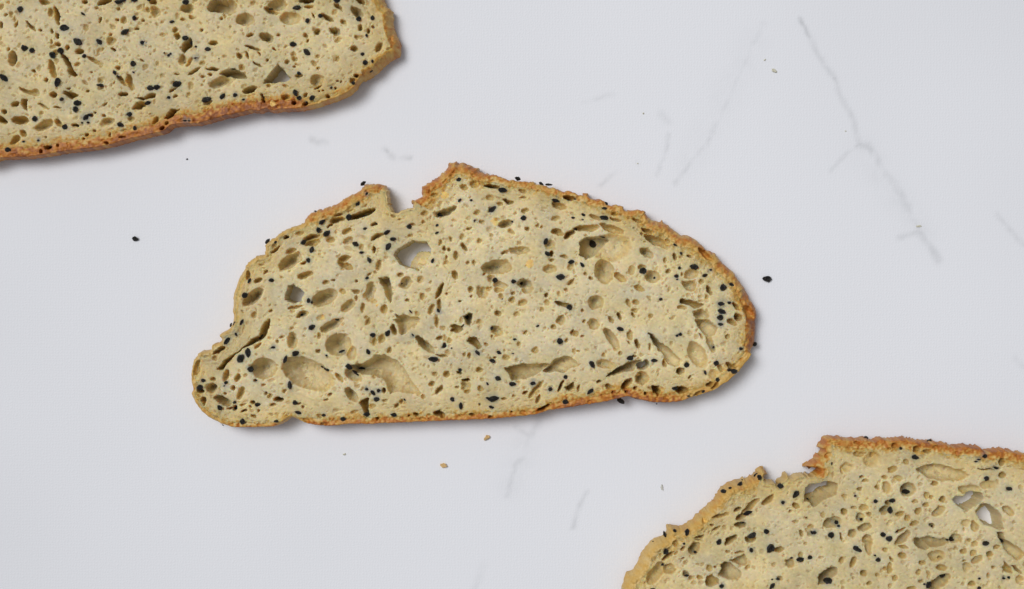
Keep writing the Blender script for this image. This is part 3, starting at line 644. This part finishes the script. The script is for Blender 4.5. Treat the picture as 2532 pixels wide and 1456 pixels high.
    for tt, txt in SEEDS[key].items():
        for e in txt.replace('\n', ';').split(';'):
            if not e.strip(): continue
            f = e.split(); bur = len(f) > 5
            x, y, l, w, ang = [float(k) for k in f[:5]]
            cx, cy = tv(tt, x, y)
            seeds.append((cx, cy, l * TS, w * TS, ang, bur))
            js, is_ = win(cx, cy, cx, cy, 16)
            rr = np.hypot(WX[js, is_] - cx, WY[js, is_] - cy) / (l * TS * (0.85 if bur else 0.66) + 2.2)
            nz = 0.5 + 0.5 * vnoise(X[js, is_], Y[js, is_], 2.6, seed + 61)
            f = np.clip(1 - rr, 0, 1) * (0.85 if bur else 0.30) * (0.35 + 0.9 * nz)
            col[js, is_] = mixto(col[js, is_], STAIN, f)
    col = np.clip(col, 0.01, 0.9)
    # ---- mesh
    cell = inside[:-1, :-1] | inside[:-1, 1:] | inside[1:, :-1] | inside[1:, 1:]
    core = inside[:-1, :-1] & inside[:-1, 1:] & inside[1:, :-1] & inside[1:, 1:]
    GX = np.where(inside, X, NX); GY = np.where(inside, Y, NY)
    cell &= ~(~core & (D[:-1, :-1] > 3))
    k = (CAM_H - H) / CAM_H * UNIT
    ox, oy = float((Q[:, 0].mean() - CX) * k), float(-(Q[:, 1].mean() - CY) * k)
    root = bpy.data.objects.new('bread_slice', None); C.objects.link(root)
    root.empty_display_size = 0.01
    root.location = (ox, oy, 0)
    root['label'] = label; root['category'] = 'bread slice'; root['group'] = 'slices of seeded bread'
    co = np.stack([(GX - CX) * k - ox, -(GY - CY) * k - oy, Z * UNIT], -1).reshape(-1, 3)
    idx = np.arange(nx * ny).reshape(ny, nx)
    a_, b_, c_, d_ = idx[:-1, :-1], idx[:-1, 1:], idx[1:, 1:], idx[1:, :-1]
    quads = np.stack([d_, c_, b_, a_], -1)
    zc = Z
    low = (zc[:-1, :-1] < -3) & (zc[:-1, 1:] < -3) & (zc[1:, :-1] < -3) & (zc[1:, 1:] < -3)
    bandlim = np.clip(band * 0.62 + 4 * pn, 4, 60)
    iscrust = (D < bandlim) & (D < R - 1)
    cc = iscrust[:-1, :-1]
    keep = cell & ~low
    top_q = quads[keep]; crust_mask = cc[keep]
    # wall quads along the boundary of the kept cells
    pad = np.zeros((ny + 1, nx + 1), bool); pad[1:-1, 1:-1] = cell
    edges = []
    up = pad[1:, 1:-1]; dn = pad[:-1, 1:-1]            # horizontal edges between rows of cells
    hj, hi = np.nonzero(up != dn)
    inup = up[hj, hi]
    ea = idx[hj, hi]; eb = idx[hj, hi + 1]
    edges.append(np.stack([np.where(inup, ea, eb), np.where(inup, eb, ea)], 1))
    rt = pad[1:-1, 1:]; lf = pad[1:-1, :-1]
    vj, vi = np.nonzero(rt != lf)
    inr = rt[vj, vi]
    ea = idx[vj, vi]; eb = idx[vj + 1, vi]
    edges.append(np.stack([np.where(inr, eb, ea), np.where(inr, ea, eb)], 1))
    E = np.concatenate(edges)
    bv = np.unique(E)
    mp = np.full(nx * ny, -1, np.int64); mp[bv] = np.arange(len(bv))
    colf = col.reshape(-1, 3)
    rows = 8
    allco = [co]; allcol = [colf]
    base = nx * ny; prev = bv; wallq = []
    # outward direction at each boundary vertex = from inside to nearest outline point, by outline tangent
    Zb = Z.reshape(-1)[bv]
    gxb = GX.reshape(-1)[bv]; gyb = GY.reshape(-1)[bv]
    # outward normal estimated from the inside mask blurred
    ib = inside.astype(np.float32)
    for _ in range(5):
        ib[1:-1, 1:-1] = (ib[1:-1, 1:-1] * 2 + ib[:-2, 1:-1] + ib[2:, 1:-1] + ib[1:-1, :-2] + ib[1:-1, 2:]) / 6
    gy_, gx_ = np.gradient(ib)
    onx = -gx_.reshape(-1)[bv]; ony = -gy_.reshape(-1)[bv]
    ln = np.hypot(onx, ony) + 1e-6; onx /= ln; ony /= ln
    rr_ = np.hypot(gxb - CX, gyb - CY) + 1e-6
    fb = -(onx * (gxb - CX) + ony * (gyb - CY)) / rr_
    tuck = np.clip(fb * 2, 0, 1) * rr_ * H / CAM_H * (1.05 - 0.6 * AT[..., 3].reshape(-1)[bv])
    wc0 = colf[bv] * np.array([0.90, 0.80, 0.66], np.float32)
    for r in range(1, rows + 1):
        tt = r / rows
        z = Zb * (1 - tt) + 1.0 * tt
        bulge = 2.5 * math.sin(tt * math.pi) - (4.0 + tuck) * tt + 2.6 * min(1, 3 * tt) * vnoise(gxb * 0.6 + z * 1.3, gyb * 0.6 + z * 1.1, 9, seed + 70)
        px = gxb + onx * bulge; py = gyb + ony * bulge
        allco.append(np.stack([(px - CX) * k - ox, -(py - CY) * k - oy, z * UNIT], -1))
        allcol.append(wc0 * (1 + 0.12 * vnoise(gxb, gyb + z * 1.5, 9, seed + 71))[:, None])
        cur = base + (r - 1) * len(bv) + np.arange(len(bv))
        pa = prev[mp[E[:, 0]]]; pb = prev[mp[E[:, 1]]]; ca = cur[mp[E[:, 0]]]; cb = cur[mp[E[:, 1]]]
        wallq.append(np.stack([pa, pb, cb, ca], 1))
        prev = cur
    CO = np.concatenate(allco); COL = np.clip(np.concatenate(allcol), 0.01, 0.9)
    WQ = np.concatenate(wallq)
    allq = np.concatenate([top_q, WQ])
    # smooth normals of the joined surface
    v0, v1, v2, v3 = (CO[allq[:, i]] for i in range(4))
    fnrm = np.cross(v2 - v0, v3 - v1)
    nrm = np.zeros_like(CO)
    for i in range(4):
        for c in range(3):
            nrm[:, c] += np.bincount(allq[:, i], weights=fnrm[:, c], minlength=len(CO))
    nrm /= (np.linalg.norm(nrm, axis=1, keepdims=True) + 1e-20)
    # make the wall side face outwards
    def part(name, qs, mat):
        u, inv = np.unique(qs.ravel(), return_inverse=True)
        me = mesh_np(name, CO[u], inv.reshape(-1, 4), nrm[u], COL[u])
        return link(name, me, mat, root)
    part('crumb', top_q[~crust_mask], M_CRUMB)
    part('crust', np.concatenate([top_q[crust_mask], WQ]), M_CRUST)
    # ---- seeds
    def hgt(vx, vy):
        i = int(round((vx - x0) / STEP)); j = int(round((vy - y0) / STEP))
        if i < 1 or j < 1 or i >= nx - 1 or j >= ny - 1 or not inside[j, i]: return None
        return float(np.median(Z[j - 1:j + 2, i - 1:i + 2]))
    for (vx, vy, l, w, ang, bur) in seeds:
        if not (-40 < vx < 2575 and -30 < vy < 1500): continue
        h = hgt(vx, vy)
        th = min(l, w) * 0.85
        if h is None: h = 0.62 * H; z = h
        else:
            h = max(h, 3)
            kk = (CAM_H - h) / (CAM_H - H)
            h2 = hgt(CX + (vx - CX) * kk, CY + (vy - CY) * kk)
            if h2 is not None: h = max(3, h2)
            z = h + (0.08 * th if not bur else -0.08 * th)
        add_seed(vx, vy, z, l * (1.0 if not bur else 0.95), w * (1.0 if not bur else 0.95), th, ang, root, (ox, oy))
    return root

# ------------------------------------------------------------------ seeds
def seed_mesh(i):
    r = np.random.default_rng(100 + i)
    rings, sides = 5, 7
    vs = [(-0.5, 0, 0)]; fs = []
    ph = r.random() * 6.28
    for k in range(rings):
        t = (k + 1) / (rings + 1)
        x = -0.5 + t
        rad = (math.sin(math.pi * t ** (0.72 + 0.3 * r.random()))) ** 0.62 * 0.5
        for s in range(sides):
            a = ph + s * 2 * math.pi / sides
            rr = rad * (1 + 0.10 * math.cos(3 * a) + 0.08 * r.normal())
            vs.append((x + 0.03 * r.normal(), rr * math.cos(a), rr * math.sin(a)))
    vs.append((0.52, 0.02, 0))
    last = len(vs) - 1
    for s in range(sides):
        fs.append((0, 1 + (s + 1) % sides, 1 + s))
        for k in range(rings - 1):
            a = 1 + k * sides
            fs.append((a + s, a + (s + 1) % sides, a + sides + (s + 1) % sides, a + sides + s))
        a = 1 + (rings - 1) * sides
        fs.append((a + s, a + (s + 1) % sides, last))
    me = bpy.data.meshes.new('seed')
    me.from_pydata(vs, [], fs)
    me.polygons.foreach_set('use_smooth', [False] * len(fs))
    me.materials.append(M_SEED)
    me.update()
    return me
SEED_MESHES = [seed_mesh(i) for i in range(8)]
srng = np.random.default_rng(5)
def add_seed(vx, vy, z, l, w, th, ang, parent=None, off=(0, 0), name='seed'):
    o = bpy.data.objects.new(name, SEED_MESHES[srng.integers(0, 8)])
    C.objects.link(o)
    x, y, zz = w3(vx, vy, z)
    o.location = (x - off[0], y - off[1], zz)
    if srng.random() < 0.5: ang += 180
    o.rotation_euler = (srng.normal() * 0.5, srng.normal() * 0.18, -math.radians(ang))
    f = 1.0
    o.scale = (max(l * 1.15, 3.0) * f * UNIT, max(w * 1.15, 2.6) * f * UNIT, max(th, 1.8) * f * UNIT)
    if parent: o.parent = parent
    return o

# ------------------------------------------------------------------ table sheet with printed veins
def build_table():
    st = 4.0
    gx = np.concatenate([np.array([-9000, -4000, -1800, -700, -300]), np.arange(-80, 2612, st), np.array([2850, 3300, 4400, 6500, 11500])])
    gy = np.concatenate([np.array([-9500, -4200, -1900, -700, -300]), np.arange(-80, 1540, st), np.array([1750, 2200, 3300, 5600, 11000])])
    X, Y = np.meshgrid(gx, gy); X = X.astype(np.float32); Y = Y.astype(np.float32)
    wx = X + 3 * vnoise(X, Y, 45, 901) + 2.2 * vnoise(X, Y, 14, 902)
    wy = Y + 3 * vnoise(X, Y, 45, 903) + 2.2 * vnoise(X, Y, 14, 904)
    V = np.zeros_like(X)
    pat = 0.28 + 0.9 * (0.5 + 0.5 * vnoise(X, Y, 26, 905)) + 0.3 * vnoise(X, Y, 8, 906)
    for line in VEINS.strip().splitlines():
        h, pts = line.split(':'); s, wd = numlist(h)
        P = [tuple(float(v) for v in p.split(',')) for p in pts.split()]
        best = np.zeros_like(X)
        for (ax, ay), (bx, by) in zip(P[:-1], P[1:]):
            dx, dy = bx - ax, by - ay; L2 = dx * dx + dy * dy
            t = np.clip(((wx - ax) * dx + (wy - ay) * dy) / L2, 0, 1)
            d = np.hypot(wx - ax - t * dx, wy - ay - t * dy)
            best = np.maximum(best, np.exp(-(d / (wd * 1.55)) ** 2))
        V = np.maximum(V, s * best * np.clip(pat, 0.2, 1.4)) + 0.0
    big = 0.012 * vnoise(X, Y, 260, 907)
    val = np.clip(1 - V * 0.85 + big, 0, 1.1)
    col = np.stack([val * 0.782, val * 0.796, val * 0.842], -1)
    vb = V[..., None]
    col = col * (1 - vb * np.array([0.02, 0.0, 0.0], np.float32))
    ny, nx = X.shape
    idx = np.arange(nx * ny).reshape(ny, nx)
    quads = np.stack([idx[1:, :-1], idx[1:, 1:], idx[:-1, 1:], idx[:-1, :-1]], -1).reshape(-1, 4)
    co = np.stack([(X - CX) * UNIT, -(Y - CY) * UNIT, np.zeros_like(X)], -1).reshape(-1, 3)
    me = mesh_np('tabletop', co, quads, None, col.reshape(-1, 3).astype(np.float32))
    m, N, L, p = new_mat('marble_print_sheet')
    at = N.new('ShaderNodeAttribute'); at.attribute_name = 'albedo'
    tc = N.new('ShaderNodeTexCoord')
    def wave(direction, dist):
        w = N.new('ShaderNodeTexWave'); w.wave_type = 'BANDS'; w.bands_direction = direction
        w.inputs['Scale'].default_value = 430; w.inputs['Distortion'].default_value = dist
        w.inputs['Detail'].default_value = 2; w.inputs['Detail Scale'].default_value = 1.5
        L.new(tc.outputs['Object'], w.inputs['Vector']); return w
    wa = wave('X', 7.0); wb = wave('Y', 7.0)
    ad = N.new('ShaderNodeMath'); ad.operation = 'MULTIPLY'
    L.new(wa.outputs['Fac'], ad.inputs[0]); L.new(wb.outputs['Fac'], ad.inputs[1])
    nz = N.new('ShaderNodeTexNoise'); nz.inputs['Scale'].default_value = 900; nz.inputs['Detail'].default_value = 4
    L.new(tc.outputs['Object'], nz.inputs['Vector'])
    ad2 = N.new('ShaderNodeMath'); ad2.operation = 'ADD'
    L.new(ad.outputs[0], ad2.inputs[0]); L.new(nz.outputs['Fac'], ad2.inputs[1])
    bp = N.new('ShaderNodeBump'); bp.inputs['Strength'].default_value = 0.13; bp.inputs['Distance'].default_value = 0.0002
    L.new(ad2.outputs[0], bp.inputs['Height']); L.new(bp.outputs['Normal'], p.inputs['Normal'])
    L.new(at.outputs['Color'], p.inputs['Base Color'])
    p.inputs['Roughness'].default_value = 0.6; p.inputs['Specular IOR Level'].default_value = 0.25
    o = link('tabletop', me, m)
    o['kind'] = 'structure'; o['label'] = 'white marble print sheet with fine linen texture and faint grey veins'
    return o

# ------------------------------------------------------------------ loose bits on the sheet
def add_bit(vx, vy, l, w, h, ang, mat, label, cat, seed, name='bread_crumb'):
    import bmesh
    r = np.random.default_rng(seed)
    bm = bmesh.new(); bmesh.ops.create_icosphere(bm, subdivisions=2, radius=0.5)
    for v in bm.verts:
        p = np.array(v.co)
        q = 1 + 0.28 * math.sin(7 * p[0] + seed) * math.cos(6 * p[1] + 2 * seed) + 0.10 * r.normal()
        v.co = Vector(p * q)
    me = bpy.data.meshes.new(name); bm.to_mesh(me); bm.free()
    me.materials.append(mat)
    o = bpy.data.objects.new(name, me); C.objects.link(o)
    o.location = w3(vx, vy, h * 0.42)
    o.rotation_euler = (0, 0, -math.radians(ang))
    o.scale = (l * UNIT, w * UNIT, h * UNIT)
    o['label'] = label; o['category'] = cat; o['group'] = 'loose crumbs on the sheet' if cat == 'crumb' else 'loose specks'
    return o

build_table()
build_slice('center', 'whole bread slice in the middle with a notch torn in its top crust', 67.0, 11)
build_slice('upper', 'bread slice cut off by the top left corner, dark brown bottom crust', 62.0, 222, (0.95, 0.93, 0.88))
build_slice('lower', 'bread slice cut off by the bottom right corner, ragged orange upper crust', 68.0, 333, (0.98, 0.97, 0.93))

s1 = add_seed(334, 590.5, 4.0, 15, 12, 9, 10, name='loose_seed')
s1['label'] = 'single black seed alone on the sheet left of the middle slice'
s2 = add_seed(1896, 689, 5.0, 21, 14, 11, 5, name='loose_seed')
s2['label'] = 'black oval seed on the sheet just right of the middle slice'
for s in (s1, s2):
    s['category'] = 'seed'; s['group'] = 'loose nigella seeds'
tan = crumb_bit_mat('toasted_crumb', (0.68, 0.45, 0.19))
pale = crumb_bit_mat('pale_crumb', (0.62, 0.60, 0.48))
white_ = crumb_bit_mat('whitish_crumb', (0.60, 0.60, 0.55))
dark = crumb_bit_mat('dark_speck', (0.06, 0.06, 0.07))
add_bit(1203, 1082, 17, 10, 10, -40, tan, 'larger tan crumb just below the middle of the bottom crust', 'crumb', 3)
add_bit(1096.5, 1150.5, 15, 11, 9, 15, tan, 'smaller golden crumb lower left of the larger tan crumb', 'crumb', 8)
add_bit(851, 1123, 9, 5, 4, -20, pale, 'tiny pale crumb below the left half of the middle slice', 'crumb', 5)
add_bit(1914, 175, 14, 8, 5, 30, pale, 'pale greenish flat crumb between the two upper veins', 'crumb', 6)
add_bit(1890.5, 148, 6, 4, 3, -30, pale, 'tiny pale crumb just above the pale greenish crumb', 'crumb', 12)
add_bit(1636, 1205, 16, 7, 4, 75, white_, 'whitish flake left of the lower right slice', 'crumb', 7)
add_bit(1590, 280, 5, 4, 3, 80, pale, 'tiny greenish crumb above the crust of the middle slice', 'crumb', 9)
add_bit(2271, 559, 14, 5, 3, 0, pale, 'thin pale crumb on the long grey vein at right', 'crumb', 10)
add_bit(2090, 324, 4, 3, 2, 0, pale, 'tiny tan crumb left of the long grey vein', 'crumb', 14)
add_bit(1576, 404, 4, 3, 2, 0, pale, 'tiny pale crumb just above the sloping top crust', 'crumb', 15)
add_bit(462, 393.5, 5, 4, 3, 0, dark, 'tiny dark speck below the upper left slice', 'speck', 16, 'dark_speck')
